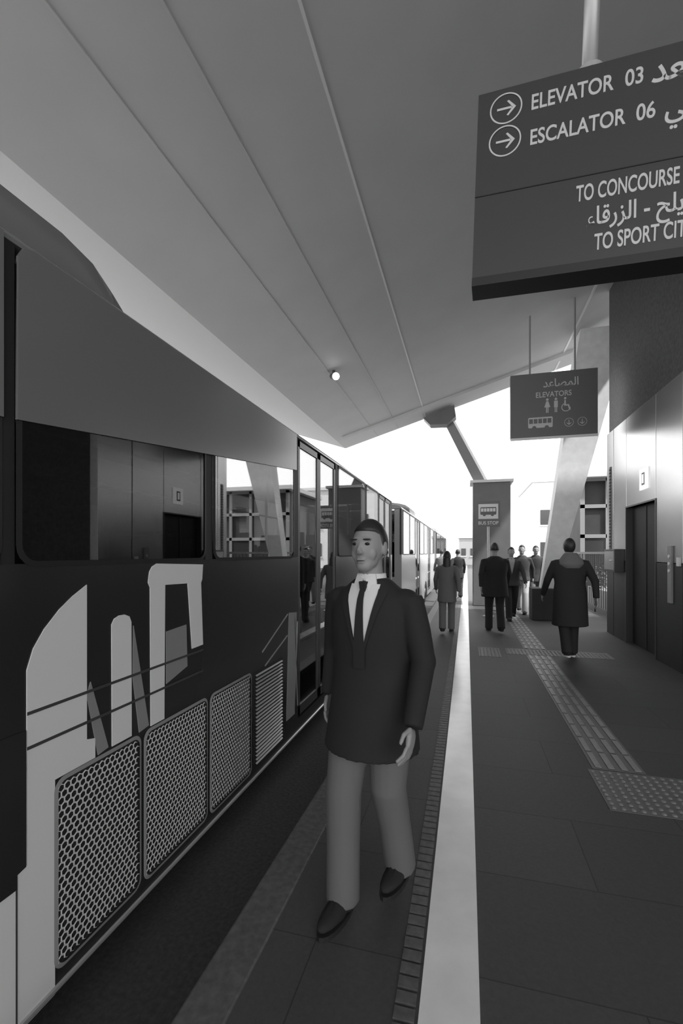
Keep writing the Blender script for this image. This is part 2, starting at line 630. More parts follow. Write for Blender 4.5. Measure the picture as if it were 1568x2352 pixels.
    # wheels
    for ay in axles:
        for x, s in ((BX1 - .02, 1), (BX0 + .02, -1)):
            b = MB()
            xs = [x - .26 * s, x - .26 * s, x - .02 * s, x, x - .01 * s, x - .01 * s]
            rr = [.30, .45, .47, .44, .31, .30]
            vs, fs = [], []
            for xx, r_ in zip(xs, rr):
                vs += [(xx, ay + r_ * math.cos(2 * PI * k / 28), ROAD + .47 + r_ * math.sin(2 * PI * k / 28)) for k in range(28)]
            for i in range(5):
                for k in range(28):
                    a_, b_ = i * 28 + k, i * 28 + (k + 1) % 28
                    fs.append((a_, b_, b_ + 28, a_ + 28))
            b.add(vs, fs)
            wh = b.build('wheel', M['rubber'], t, off, smooth=True)
            h = MB()
            h.tube([(x - .12 * s, ay, ROAD + .47), (x - .04 * s, ay, ROAD + .47)], [.30, .28], 28)
            h.tube([(x - .05 * s, ay, ROAD + .47), (x + .0 * s, ay, ROAD + .47)], [.11, .08], 16)
            for k in range(8):
                a_ = k * PI / 4
                h.tube([(x - .05 * s, ay + .17 * math.cos(a_), ROAD + .47 + .17 * math.sin(a_)), (x - .02 * s, ay + .17 * math.cos(a_), ROAD + .47 + .17 * math.sin(a_))], .02, 8)
            h.build('hub', M['bus_grey'], wh, off)
        b = MB().box(BX0 + .3, BX1 - .3, ay - .6, ay + .6, BZ0, .55)
        b.build('wheel_housing', M['rubber'], t, off)
    # saloon: floor, seats, poles
    MB().box(BX0 + .06, BX1 - .06, y0 + .08, y1 - .08, -.02, .05).build('saloon_floor', M['interior'], t, off)
    MB().box(BX0 + .06, BX1 - .06, y0 + .08, y1 - .08, GZ1 - .03, GZ1 - .012).build('saloon_ceiling', M['interior'], t, off)
    y = y0 + 1.2
    while y < y1 - 1.6:
        for xc in (BX1 - .38, BX1 - .85, BX0 + .38, BX0 + .85):
            if any(d0 - .6 < y < d1 + .3 for d0, d1 in doors) and xc > -2.6: continue
            b = MB()
            b.prism([(y, .95), (y + .46, .95), (y + .46, 1.05), (y + .12, 1.05), (y + .02, 1.72), (y - .06, 1.72), (y - .02, 1.0)], xc - .21, xc + .21, 'x')
            b.prism([(y - .075, 1.70), (y + .035, 1.70), (y + .03, 1.90), (y - .07, 1.90)], xc - .15, xc + .15, 'x')
            b.box(xc - .05, xc + .05, y + .1, y + .3, .05, .95)
            b.build('seat', M['seat'], t, off, bevel=.02)
        y += .95
    for d0, d1 in doors:
        for yy in (d0 - .05, d1 + .05):
            MB().tube([(BX1 - .95, yy, .05), (BX1 - .95, yy, GZ1 - .02)], .018).build('grab_pole', M['rail'], t, off)
    for xx in (BX1 - .6, BX0 + .6):
        MB().tube([(xx, y0 + .8, 2.25), (xx, y1 - 1.2, 2.25)], .016).build('ceiling_rail', M['rail'], t, off)
    # lamps at both ends
    for yy, s in ((y0, -1), (y1, 1)):
        for xx in (BX0 + .3, BX1 - .3):
            MB().ell((xx, yy + .01 * s, .55), (.16, .03, .09)).build('end_lamp', M['rail'], t, off, smooth=True)
    return t


bus = make_bus('dark bus with white curved livery shapes and honeycomb grilles, standing nearest along the platform', -2.6, 9.8, M['bus_dark'],
               [(-2.4, -.5), (-.45, 1.215), (1.265, 2.50), (2.58, 4.0), (5.5, 7.1), (7.16, 8.2)],
               [(7.2, 8.1), (8.16, 9.5)], [(4.1, 5.4), (8.3, 9.6)], [-1.2, 6.6], pod=(-2.2, 1.95))
off = bus.location
X = BX1
def livery(pts, m='bus_white', x=X, th=.004, name='livery_panel'):
    return MB().prism(pts, x - .001, x + th, 'x').build(name, M[m], bus, off)
# pale lower body and big arch shape
livery([(.2, BZ0), (.2, .46), (1.306, .46), (1.306, 1.171), (1.332, 1.245), (1.377, 1.31), (1.444, 1.377), (1.506, 1.423), (1.579, 1.466),
        (1.579, .812), (1.624, .80), (1.624, .716), (1.424, .716), (1.424, BZ0)])
livery([(1.719, 1.275), (1.735, 1.300), (1.765, 1.311), (1.800, 1.311), (1.832, 1.298), (1.845, 1.27), (1.847, .724), (1.722, .724)])
livery([(1.975, 1.505), (1.995, 1.53), (2.03, 1.545), (2.461, 1.53), (2.452, 1.44), (2.44, 1.42), (2.461, 1.043), (2.347, 1.04), (2.304, 1.425),
        (2.099, 1.430), (2.092, .72), (1.985, .72), (1.980, 1.424), (1.965, 1.45)])
livery([(1.579, 1.0), (1.60, 1.05), (1.70, .73), (1.64, .72)], 'bus_grey')
livery([(1.86, 1.25), (1.97, .73), (1.90, .72), (1.855, 1.0)], 'bus_grey')
livery([(2.11, 1.18), (2.29, 1.19), (2.30, .95), (2.11, .9)], 'bus_grey')
# grey panels painting the canopy's reflection over the upper windows, lower edge sloping
livery([(-2.5, 1.95), (1.215, 2.07), (1.215, 2.715), (-2.5, 2.715)], 'roof_grey', th=.010, name='reflection_panel')
livery([(1.265, 2.075), (4.04, 2.38), (4.04, 2.715), (1.33, 2.715), (1.29, 2.70), (1.268, 2.66)], 'roof_grey', th=.010, name='reflection_panel')
# seams crossing the pale panels
for z in (1.012, .885):
    MB().box(X + .004, X + .006, 1.306, 2.46, z - .006, z + .006).build('panel_seam', M['bus_seam'], bus, off)
MB().box(X + .004, X + .006, 1.262, 1.268, BZ0, .46).build('panel_seam', M['bus_seam'], bus, off)
# dark stepped panel low on the door edge
livery([(.75, .955), (1.300, .955), (1.300, .459), (1.266, .451), (1.266, .40), (.75, .40)], 'bus_dark', th=.007, name='stepped_panel')
# honeycomb grilles
for (a, c, z0, z1) in ((1.434, 1.900, -.03, .70), (1.945, 2.50, -.03, .70), (2.55, 3.10, -.03, .70)):
    pl = MB().prism(rrect(a - .01, c + .01, z0 - .01, z1 + .01, .045), X - .001, X + .003, 'x').build('grille', M['rubber'], bus, off)
    hexmesh(a, c, z0, z1, X + .0045).build('honeycomb', M['grille'], pl, off)
    fr = MB()
    ro, ri = rrect(a - .014, c + .014, z0 - .014, z1 + .014, .05), rrect(a + .002, c - .002, z0 + .002, z1 - .002, .04)
    k_ = len(ro)
    fr.add([(X + .004, p[0], p[1]) for p in ro] + [(X + .0075, p[0], p[1]) for p in ri], [(i, (i + 1) % k_, k_ + (i + 1) % k_, k_ + i) for i in range(k_)])
    fr.build('grille_frame', M['bus_grey'], pl, off)
pl = MB().prism(rrect(3.15, 3.72, -.03, .70, .045), X - .001, X + .003, 'x').build('grille', M['rubber'], bus, off)
sl = MB()
for k in range(24):
    z = 0.0 + k * .029
    sl.prism([(X + .002, z), (X + .014, z - .008), (X + .016, z - .004), (X + .004, z + .004)], 3.18, 3.69, 'y')
sl.build('louvre', M['bus_grey'], pl, off)
# bright trim along the skirt
MB().tube([(X + .004, .3, BZ0 + .02), (X + .004, 6.0, BZ0 + .02)], .012, 8).build('skirt_trim', M['rail'], bus, off)
# pale post and crossing lines ahead of the door
livery([(3.80, .10), (4.0, .10), (4.05, 1.04), (3.86, 1.06)], 'bus_grey')
for p, q in (((3.3, .82), (3.83, 1.05)), ((3.35, .70), (3.82, .86)), ((4.0, 1.0), (4.08, .15)), ((4.08, .95), (4.0, .15))):
    d = Vector((q[0] - p[0], q[1] - p[1])).normalized()
    nx, nz = -d.y * .006, d.x * .006
    livery([(p[0] - nx, p[1] - nz), (q[0] - nx, q[1] - nz), (q[0] + nx, q[1] + nz), (p[0] + nx, p[1] + nz)], 'rail', name='livery_line')

wins = lambda a, n_, w: [(a + i * w, a + i * w + w - .06) for i in range(n_)]
make_bus('second bus in the lane, grey, standing behind the honeycomb grilled one', 11.3, 23.3, M['bus_grey'],
         wins(11.6, 2, 1.4) + wins(15.9, 2, 1.6) + wins(20.6, 1, 1.9), wins(11.6, 7, 1.6), [(14.5, 15.8), (19.2, 20.5)], [13.2, 18.2], pod=(14, 20))
make_bus('farthest bus of the queue, grey, at the far end of the lane', 25.0, 37.0, M['bus_grey'],
         wins(25.3, 2, 1.4) + wins(29.6, 2, 1.6) + wins(34.3, 1, 1.9), wins(25.3, 7, 1.6), [(28.2, 29.5), (32.9, 34.2)], [26.9, 31.9], pod=(28, 34))

# ------------------------------------------------------------------ hanging signs
sg = thing('hanging_sign', 'large dark overhead sign reading ELEVATOR 03 and ESCALATOR 06 beside two circled arrows', 'sign', (.032, 3.12, 3.343))
sg.rotation_euler = (0, R(2.0), R(-3))
SW, SH = 2.3, 1.25
MB().box(0, SW, 0, .16, .055, SH).build('sign_panel', M['sign'], sg, bevel=.004)
MB().box(0, SW, -.012, .172, 0, .055).build('bottom_rail', M['sign_rail'], sg)
MB().box(0, SW, -.004, .0, .58, .586).build('panel_joint', M['sign_rail'], sg)
for px in (.66, 1.75):
    p = MB().tube([(px, .08, SH), (px, .08, SH + 1.95)], .045, 20).build('pole', M['pole'], sg, smooth=True)
    MB().tube([(px, .08, SH), (px, .08, SH + .03)], .08, 20).build('flange', M['pole'], p)


def arrow_disc(parent, x, z, r, ang=0, y=-.004, m='sign_text'):
    b = MB()
    vs, fs, k_ = [], [], 40
    for rr, yy in ((r, y), (r - r * .09, y), (r, y + .003), (r - r * .09, y + .003)):
        vs += [(x + rr * math.cos(2 * PI * k / k_), yy, z + rr * math.sin(2 * PI * k / k_)) for k in range(k_)]
    for k in range(k_):
        j = (k + 1) % k_
        fs += [(k, j, k_ + j, k_ + k), (2 * k_ + k, 2 * k_ + j, j, k)]
    b.add(vs, fs)
    ca, sa = math.cos(ang), math.sin(ang)
    def poly(pts):
        b.prism([(x + r * (p[0] * ca - p[1] * sa), z + r * (p[0] * sa + p[1] * ca)) for p in pts], y, y + .003, 'y')
    poly([(-.55, -.07), (.35, -.07), (.35, .07), (-.55, .07)])
    poly([(.05, .45), (.16, .5), (.62, .0), (.40, .0)])
    poly([(.40, .0), (.62, .0), (.16, -.5), (.05, -.45)])
    return b.build('arrow_disc', M[m], parent)


T = lambda body, x, z, sz, sx, par=sg, m='sign_text', bold=.014, y=-.002: text_mesh('lettering', body, sz, M[m], par, (x, y, z), sx, bold)
arrow_disc(sg, .173, 1.115, .098)
arrow_disc(sg, .173, .908, .098)
T('ELEVATOR', .32, 1.065, .135, .71)
T('03', .84, 1.065, .135, .75)
T(AR_ELEVATOR, .975, 1.045, .20, .85)
T('ESCALATOR', .32, .845, .135, .71)
T('06', .905, .845, .135, .75)
T(AR_ESCALATOR, 1.05, .825, .17, .85)
T('TO CONCOURSE', .60, .432, .138, .50)
T(AR_PLACES, .665, .275, .150, .74)
T('TO SPORT CITY', .71, .120, .138, .52)

# small lifts sign
ls = thing('hanging_sign', 'smaller grey overhead sign reading ELEVATORS with pictograms, by the granite wall', 'sign', (.87, 10.0, 3.95))
W2, H2 = 1.62, 1.30
MB().box(0, W2, 0, .12, 0, H2).build('sign_panel', M['grey_sign'], ls, bevel=.01)
for px in (.38, 1.22):
    MB().tube([(px, .06, H2), (px, .06, ceil_z(.87 + px) - 3.95)], .018, 10).build('hanging_rod', M['beam'], ls)
MB().box(0, W2, -.012, 0, -.05, .0).build('bottom_rail', M['white'], ls)
text_mesh('lettering', AR_ELEVATORS, .22, M['sign_text'], ls, (.62, -.002, 1.0), .9, .012)
text_mesh('lettering', 'ELEVATORS', .15, M['sign_text'], ls, (.48, -.002, .80), .85, .012)
# pictograms: woman, man, wheelchair, bus
b = MB()
b.ell((.70, -.003, .745), (.026, .003, .026), 12, 6)
b.prism([(.68, .71), (.72, .71), (.755, .59), (.645, .59)], -.005, 0, 'y').prism([(.678, .59), (.695, .59), (.695, .48), (.678, .48)], -.005, 0, 'y').prism([(.705, .59), (.722, .59), (.722, .48), (.705, .48)], -.005, 0, 'y')
b.build('woman_pictogram', M['sign_text'], ls)
b = MB()
b.ell((.86, -.003, .745), (.026, .003, .026), 12, 6)
b.prism([(.825, .71), (.895, .71), (.895, .58), (.882, .58), (.882, .48), (.866, .48), (.866, .58), (.854, .58), (.854, .48), (.838, .48), (.838, .58), (.825, .58)], -.005, 0, 'y')
b.build('man_pictogram', M['sign_text'], ls)
b = MB()
b.ell((1.03, -.003, .745), (.024, .003, .024), 12, 6)
b.prism([(1.015, .71), (1.04, .71), (1.045, .62), (1.10, .62), (1.13, .51), (1.105, .51), (1.08, .595), (1.01, .595)], -.005, 0, 'y')
vs, fs = [], []
for k in range(21):
    a = R(110 + 250 * k / 20)
    for r_ in (.085, .070):
        vs.append((1.045 + r_ * math.cos(a), -.004, .565 + r_ * math.sin(a)))
for k in range(20):
    fs.append((2 * k, 2 * k + 1, 2 * k + 3, 2 * k + 2))
b.add(vs, fs)
b.build('wheelchair_pictogram', M['sign_text'], ls)


def bus_pict(par, x, z, w, h, m, m2, y=-.002):
    b = MB()
    b.prism(rrect(x, x + w, z + h * .18, z + h, h * .1), y - .003, y, 'y')
    p = b.build('bus_pictogram', m, par)
    g = MB()
    n_ = 5
    for k in range(n_):
        a = x + w * (.04 + .94 * k / n_)
        g.prism([(a, z + h * .52), (a + w * .94 / n_ * .82, z + h * .52), (a + w * .94 / n_ * .82, z + h * .88), (a, z + h * .88)], y - .005, y - .003, 'y')
    g.build('pictogram_windows', m2, p)
    g = MB()
    for k in (.25, .76):
        g.tube([(x + w * k, y - .006, z + h * .18), (x + w * k, y - .001, z + h * .18)], h * .16, 16)
    g.build('pictogram_wheels', m2 if m is M['sign_text'] else m, p)


bus_pict(ls, .34, .14, .46, .26, M['sign_text'], M['grey_sign'])
arrow_disc(ls, 1.10, .26, .085, -PI / 2)
arrow_disc(ls, 1.34, .26, .085, -PI / 2)

# bus stop sign on its pole
bs = thing('bus_stop_sign', 'bus stop sign on a thin pole, white bus pictogram square above the words BUS STOP', 'sign', (.52, 12.0, 0))
MB().tube([(0, 0, 0), (0, 0, 2.35)], .025, 12).build('pole', M['pole'], bs, smooth=True)
MB().tube([(0, 0, 0), (0, 0, .03)], .14, 20).build('base', M['pole'], bs)
MB().box(-.28, .28, -.045, -.025, 2.26, 2.90).build('sign_panel', M['pillar'], bs, bevel=.004)
pl = MB().box(-.235, .235, -.052, -.045, 2.45, 2.82).build('white_square', M['white'], bs)
bus_pict(pl, -.19, 2.51, .38, .23, M['dark_steel'], M['white'], y=-.053)
text_mesh('lettering', 'BUS STOP', .115, M['white'], bs, (0, -.047, 2.31), .95, .012, 'CENTER')

# lift sign plate over the dark door, panel fittings
sp = thing('wall_plate', 'small bright white plate with a dark rectangle over the black lift doorway', 'sign', (WX, 8.35, 2.62))
MB().box(-.02, 0, -.17, .17, 0, .34).build('plate', M['lit_plate'], sp, bevel=.004)
MB().box(-.025, -.02, -.06, .06, .07, .27).build('pictogram', M['dark_steel'], sp)
MB().box(-.028, -.025, -.03, .03, .10, .24).build('pictogram_gap', M['lit_plate'], sp)
cp = thing('call_panel', 'slim steel call panel on the cladding beside the black lift doorway', 'panel', (WX, 7.35, .9))
MB().box(-.03, 0, -.06, .06, 0, .8).build('plate', M['beam'], cp, bevel=.004)
for z in (.45, .55, .65):
    MB().tube([(-.04, 0, z), (-.03, 0, z)], .025, 16).build('button', M['white'], cp)
sw = MB().box(WX - .03, WX, 7.05, 7.13, 1.42, 1.54)
tag(sw.build('wall_switch', M['white'], bevel=.004), 'small pale switch box beside the call panel on the lift wall', 'switch')
fb = thing('wall_box', 'small glass fronted equipment box on the cladding at the far corner of the lift wall', 'box', (WX, 9.65, 1.25))
MB().box(-.16, 0, -.32, .32, 0, .42).build('body', M['dark_steel'], fb, bevel=.006)
MB().box(-.166, -.16, -.28, .28, .04, .38).build('front_pane', M['steel'], fb)
MB().tube([(-.18, -.22, .21), (-.18, -.10, .21)], .012, 8).build('latch', M['white'], fb)
# louvre vent up the corner panel
lv = thing('wall_vent', 'dark slotted vent strip up the corner cladding panel of the lift wall', 'vent', (WX, 10.15, 1.6))
MB().box(-.012, 0, -.05, .05, 0, 1.7).build('frame', M['dark_steel'], lv)
b = MB()
for k in range(26):
    b.box(-.018, -.012, -.035, .035, .05 + k * .063, .08 + k * .063)
b.build('slats', M['black'], lv)

# lamp on the ceiling
cl = thing('ceiling_spotlight', 'small dark spotlight with a bright lens under the canopy above the bus', 'lamp', (-2.6, 8.9, ceil_z(-2.6)))
MB().tube([(0, 0, 0), (0, 0, -.10)], .03, 12).build('stem', M['dark_steel'], cl)
MB().tube([(-.05, .08, -.08), (.08, -.12, -.17)], [.06, .08], 16).build('lamp_head', M['dark_steel'], cl)
MB().tube([(.08, -.12, -.17), (.09, -.135, -.177)], .07, 16).build('lens', M['lamp'], cl)

# ------------------------------------------------------------------ columns beyond
pr = thing('pillar', 'square grey pillar with a slanting strut up to the canopy, behind the bus stop sign', 'pillar', (.70, 14.6, 0))
off = pr.location
MB().box(.18, 1.26, 14.4, 15.2, 0, 3.72).build('shaft', M['pillar'], pr, off, bevel=.02)
MB().box(.10, 1.34, 14.36, 15.24, 3.72, 3.80).build('capital', M['white'], pr, off)
MB().tube([(.45, 14.7, 3.75), (-.62, 14.1, 5.80)], [.22, .17], 4).build('strut', M['beam'], pr, off)
MB().prism([(-1.25, 5.62), (-.35, 5.92), (-.30, 5.60), (-.55, 5.38), (-1.05, 5.40)], 13.75, 14.15, 'y').build('bracket', M['pillar'], pr, off)

sc = thing('slanted_column', 'white slanted concrete column leaning from a dark plinth up towards the granite wall', 'column', (1.85, 11.9, 0))
off = sc.location
MB().box(1.50, 2.12, 11.65, 12.25, 0, .76).build('plinth', M['darkwall'], sc, off, bevel=.02)
b = MB()
lo = [(1.70, 11.8, .70), (2.0, 11.8, .70), (2.0, 12.1, .70), (1.70, 12.1, .70)]
hi = [(2.55, 11.7, 6.8), (3.60, 11.7, 6.8), (3.60, 12.3, 6.8), (2.55, 12.3, 6.8)]
b.add(lo + hi, [(0, 1, 5, 4), (1, 2, 6, 5), (2, 3, 7, 6), (3, 0, 4, 7), (0, 3, 2, 1), (4, 5, 6, 7)])
b.build('shaft', M['column'], sc, off)

# railing and planter beyond the lift core
rl = thing('railing', 'dark upright bar railing past the corner of the lift wall', 'railing', (3.37, 11.0, 0))
for z in (1.60, .14):
    MB().box(-.025, .025, 0, 5.6, z - .03, z + .03).build('rail', M['dark_steel'], rl)
for k in range(29):
    MB().tube([(0, .03 + k * .2, .0 if k % 7 == 0 else .14), (0, .03 + k * .2, 1.6)], .022 if k % 7 == 0 else .010, 8).build('post' if k % 7 == 0 else 'baluster', M['dark_steel'], rl)
pt = thing('planter', 'low planter of leafy shrubs behind the bar railing', 'planter', (4.2, 13.5, 0))
MB().box(-.5, .5, -2.2, 2.6, 0, .55).build('trough', M['build_grey'], pt, bevel=.02)
b = MB()
for k in range(1500):
    c = Vector((random.uniform(-.5, .5), random.uniform(-2.2, 2.6), random.uniform(.5, 1.25)))
    e = Euler((random.uniform(-1, 1), random.uniform(-1, 1), random.uniform(0, 6.3))).to_matrix()
    l, w = random.uniform(.06, .13), random.uniform(.02, .035)
    b.add([c + e @ Vector(q) for q in ((0, 0, 0), (w, l * .5, .01), (0, l, 0), (-w, l * .5, .01))], [(0, 1, 2, 3)])
f = b.build('foliage', M['leaf'], pt, fixn=False)
f['kind'] = 'stuff'


# ------------------------------------------------------------------ buildings and street beyond
def building(label, x0, x1, y0, y1, h, m, rows, cols, face='y', wz=1.4, z_first=1.2, flr=3.0):
    t = thing('building', label, 'building', ((x0 + x1) / 2, (y0 + y1) / 2, -.55))
    off = t.location
    MB().box(x0, x1, y0, y1, -.55, h).build('wall', m, t, off)
    MB().box(x0 - .15, x1 + .15, y0 - .15, y1 + .15, h, h + .3).build('parapet', M['build_white'], t, off)
    for i in range(rows):
        for j in range(cols):
            z = z_first + i * flr
            if face == 'y':
                w = (x1 - x0) / cols
                a = x0 + w * (j + .25)
                g = MB().box(a, a + w * .5, y0 - .06, y0 + .02, z, z + wz)
                fr = MB().box(a - .08, a + w * .5 + .08, y0 - .10, y0 + .02, z - .12, z)
            else:
                w = (y1 - y0) / cols
                a = y0 + w * (j + .25)
                g = MB().box(x1 - .02, x1 + .06, a, a + w * .5, z, z + wz)
                fr = MB().box(x1 - .02, x1 + .10, a - .08, a + w * .5 + .08, z - .12, z)
            wn = g.build('window', M['build_win'], t, off)
            fr.build('sill', M['build_white'], wn, off)
    return t


building('pale flat roofed building with dark windows beyond the slanted column', 6.0, 16, 46, 58, 8.2, M['build_white'], 2, 4)
building('low grey kiosk building at the far end of the platform', -1.0, 1.4, 64, 68, 3.6, M['build_grey'], 1, 2, wz=1.0)
building('long pale building across the road, seen through the bus windows', -30, -20, 6, 40, 7.0, M['build_white'], 2, 9, face='x', wz=1.6)
building('low pale building far off past the end of the bus queue', -22, -8, 80, 92, 6.0, M['build_white'], 1, 5)
w = MB().box(-9.2, -8.9, 4, 40, -.25, 1.25)
w.box(-9.3, -8.8, 4, 40, 1.25, 1.40)
tag(w.build('parapet_wall', M['build_white'], bevel=.02), 'long low white roadside wall seen through the bus windows', 'wall')


def tree(x, y, h, label):
    t = thing('street_tree', label, 'tree', (x, y, -.25))
    MB().tube([(0, 0, 0), (.05, .02, h * .3), (0, 0, h * .6)], [.12, .09, .05], 10).build('trunk', M['trunk'], t, smooth=True)
    b = MB()
    for k in range(1400):
        u = Vector((random.gauss(0, 1), random.gauss(0, 1), random.gauss(0, 1))).normalized() * random.uniform(.4, 1)
        c = Vector((u.x * h * .28, u.y * h * .28, h * .68 + u.z * h * .3))
        e = Euler((random.uniform(-1, 1), random.uniform(-1, 1), random.uniform(0, 6.3))).to_matrix()
        l, w = .28, .09
        b.add([c + e @ Vector(q) for q in ((0, 0, 0), (w, l * .5, .02), (0, l, 0), (-w, l * .5, .02))], [(0, 1, 2, 3)])
    b.build('foliage', M['leaf'], t, fixn=False)
    return t


kb = thing('kiosk', 'dark glazed kiosk with a pale frame beyond the bar railing', 'kiosk', (5.4, 18.5, 0))
off = kb.location
MB().box(3.75, 7.2, 17.0, 20.5, 0, 4.1).build('body', M['darkwall'], kb, off)
b = MB()
for x in (3.70, 4.45, 5.3, 6.2, 7.1):
    b.box(x, x + .12, 16.93, 17.02, 0, 4.1)
for z in (.0, 2.1, 3.1, 4.0):
    b.box(3.70, 7.22, 16.93, 17.02, z, z + .12)
b.build('frame', M['build_grey'], kb, off)
MB().box(3.5, 7.4, 16.7, 20.7, 4.1, 4.28).build('roof', M['build_white'], kb, off, bevel=.02)
for x0, x1 in ((3.82, 4.45), (4.57, 5.3), (5.42, 6.2), (6.32, 7.1)):
    MB().box(x0, x1, 16.96, 17.0, .12, 2.1).build('window', M['build_win'], kb, off)
tree(-12.5, 14.5, 4.2, 'bushy street tree behind the low white roadside wall, nearest of the two')
tree(-13.5, 21.5, 4.8, 'bushy street tree behind the low white roadside wall, farther of the two')


# ------------------------------------------------------------------ people
def person(label, x, y, rz, H=1.75, top='cl_dark', bottom='cl_black', shoes='cl_black', hem=.80, stride=.22, swing=.25, hair='short',
           build=1.0, lean=0.0, collar=None, tie=False, fine=False, bag=None, lead=1, group=None, z=0, pale_sole=False):
    k = H / 1.75
    t = thing('person', label, 'person', (x, y, z), rz, group)
    t.scale = (k, k, k)
    vox = .0048 if fine else .012
    st = stride
    # joints (front is +y)
    hip = {s: Vector((.095 * s, 0, .92)) for s in (1, -1)}
    ankle = {s: Vector((.085 * s, st * s * lead, .09 + (.06 if s * lead < 0 else 0))) for s in (1, -1)}
    knee = {s: (hip[s] + ankle[s]) / 2 + Vector((0, .05 + (.04 if s * lead < 0 else 0), .02)) for s in (1, -1)}
    ch = Vector((0, lean, 1.40))
    sh = {s: Vector((.172 * s * (1 + (build - 1) * .8), lean, 1.41)) for s in (1, -1)}
    elb = {s: sh[s] + Vector((.075 * s, -swing * s * lead * .6 - .03, -.27)) for s in (1, -1)}
    wri = {s: elb[s] + Vector((.005 * s, -swing * s * lead * .5 + .09, -.23)) for s in (1, -1)}
    neck = Vector((0, lean + .01, 1.47))
    hd = Vector((0, lean + .035, 1.635))
    # ---- body: one continuous surface
    b = MB()
    b.loft([(.86, 0, 0, .13, .095), (.95, 0, 0, .145, .10), (1.08, 0, lean * .3, .125, .09), (1.25, 0, lean * .6, .15, .10), (1.38, 0, lean, .165, .10), (1.45, 0, lean, .11, .075), (1.48, 0, lean, .06, .055)])
    b.tube([neck - Vector((0, 0, .04)), (neck + hd) / 2, hd], [.058, .055, .055], 14)
    def headwarp(p):
        q = p.copy()
        if q.z < 0:
            f_ = 1 + q.z * 2.6
            q.x *= max(.5, f_)
            if q.y < 0: q.y *= max(.6, 1 + q.z * 2.5)
        return q
    b.ell(hd, (.074, .094, .118), 24, 18, warp=headwarp)
    b.ell(hd + Vector((0, .050, -.082)), (.040, .036, .030), 14, 10)
    b.ell(hd + Vector((0, .030, -.060)), (.056, .050, .045), 16, 10)          # chin
    b.tube([hd + Vector((0, .084, .018)), hd + Vector((0, .107, -.020))], [.008, .012], 8)   # nose
    b.ell(hd + Vector((0, .098, -.024)), (.018, .011, .009), 10, 6)
    b.ell(hd + Vector((0, .083, -.055)), (.025, .010, .006), 10, 6)          # lips
    b.ell(hd + Vector((0, .081, -.066)), (.022, .012, .006), 10, 6)
    b.ell(hd + Vector((0, .082, .035)), (.052, .012, .009), 12, 6)           # brow
    for s in (1, -1):
        b.ell(hd + Vector((.036 * s, .054, -.028)), (.026, .022, .034), 14, 10)   # cheek
        b.ell(hd + Vector((.076 * s, -.004, -.005)), (.012, .022, .034), 10, 8)  # ear
        b.tube([hip[s], knee[s], ankle[s]], [.070, .050, .030], 14)
        b.ell(knee[s], .053, 12, 8)
        b.tube([ankle[s], ankle[s] + Vector((0, .08, -.035)), ankle[s] + Vector((0, .14, -.06))], [.026, .026, .018], 10)
        b.ell(sh[s] + Vector((-.03 * s, 0, -.02)), .045, 12, 8)
        b.tube([sh[s] + Vector((-.02 * s, 0, -.03)), elb[s], wri[s]], [.042, .036, .026], 12)
        b.ell(elb[s], .039, 12, 8)
        d = (wri[s] - elb[s]).normalized()
        side = Vector((0, 1, 0)) - d * d.y
        side.normalize()
        palm = wri[s] + d * .055
        nrm = d.cross(side).normalized()
        inn = nrm * (-1 if nrm.x * s > 0 else 1)
        for j in range(-2, 3):
            b.ell(palm + side * (.010 * j), (.013, .013, .046), 10, 8, rot=d.to_track_quat('Z', 'Y').to_matrix())
        for j, ln in zip((-1.5, -.5, .5, 1.5), (.055, .070, .074, .064)):
            p0 = palm + d * .035 + side * (.0185 * j)
            p1 = p0 + d * ln * .5 + inn * .008
            p2 = p1 + d * ln * .40 + inn * .022
            b.tube([p0, p1, p2], [.0092, .0088, .0075], 8)
            b.ell(p2, .0078, 8, 6)
        p0 = wri[s] + d * .02 + side * .022
        p1 = p0 + side * .030 + d * .030 + inn * .012
        p2 = p1 + d * .032 + inn * .006
        b.tube([p0, p1, p2], [.012, .0105, .0085], 8)
        b.ell(p2, .0088, 8, 6)
    b.build('body', M['skin'], t, voxel=vox if fine else .0105)
    if fine:
        for s in (1, -1):
            MB().ell(hd + Vector((.030 * s, .083, .014)), (.013, .008, .007), 12, 8).build('eye', M['eye'], t, smooth=True)
            MB().ell(hd + Vector((.0, .088, -.0605)), (.021, .006, .0022), 12, 6).build('mouth', M['cl_dark'], t, smooth=True) if s > 0 else None
            MB().ell(hd + Vector((.031 * s, .090, .034)), (.020, .006, .004), 12, 6).build('eyebrow', M['hair'], t, smooth=True)
    # ---- hair
    def hairwarp(p):
        q = p.copy()
        if q.y > .03 and q.z < .055:
            q.y = .03 + (q.y - .03) * .0
            q.x *= .94
        if hair == 'short' and q.z < -.035:
            q.z = -.035 + (q.z + .035) * .25
            q.x *= .9
        return q
    if hair == 'long':
        h = MB().ell(hd + Vector((0, -.012, .012)), (.084, .100, .124), 24, 18, warp=hairwarp)
        h.loft([(1.40, 0, lean - .075, .075, .035), (1.52, 0, lean - .06, .085, .05), (1.62, 0, lean - .03, .082, .07)])
        h.build('hair', M['hair'], t, voxel=.01)
    elif hair == 'scarf':
        h = MB().ell(hd + Vector((0, -.012, .010)), (.088, .104, .130), 24, 18, warp=hairwarp)
        h.loft([(1.36, 0, lean, .17, .125), (1.42, 0, lean, .14, .11), (1.50, 0, lean, .09, .085), (1.56, 0, lean - .01, .085, .085)])
        h.build('head_scarf', M['cl_dark'], t, voxel=.01)
    else:
        if hair == 'hood':
            h = MB().loft([(1.32, 0, lean - .06, .12, .085), (1.38, 0, lean - .05, .175, .115), (1.44, 0, lean - .035, .165, .11), (1.50, 0, lean - .02, .115, .10), (1.545, 0, lean - .03, .085, .085)])
            h.build('hood', M['cl_mid'], t, voxel=.012)
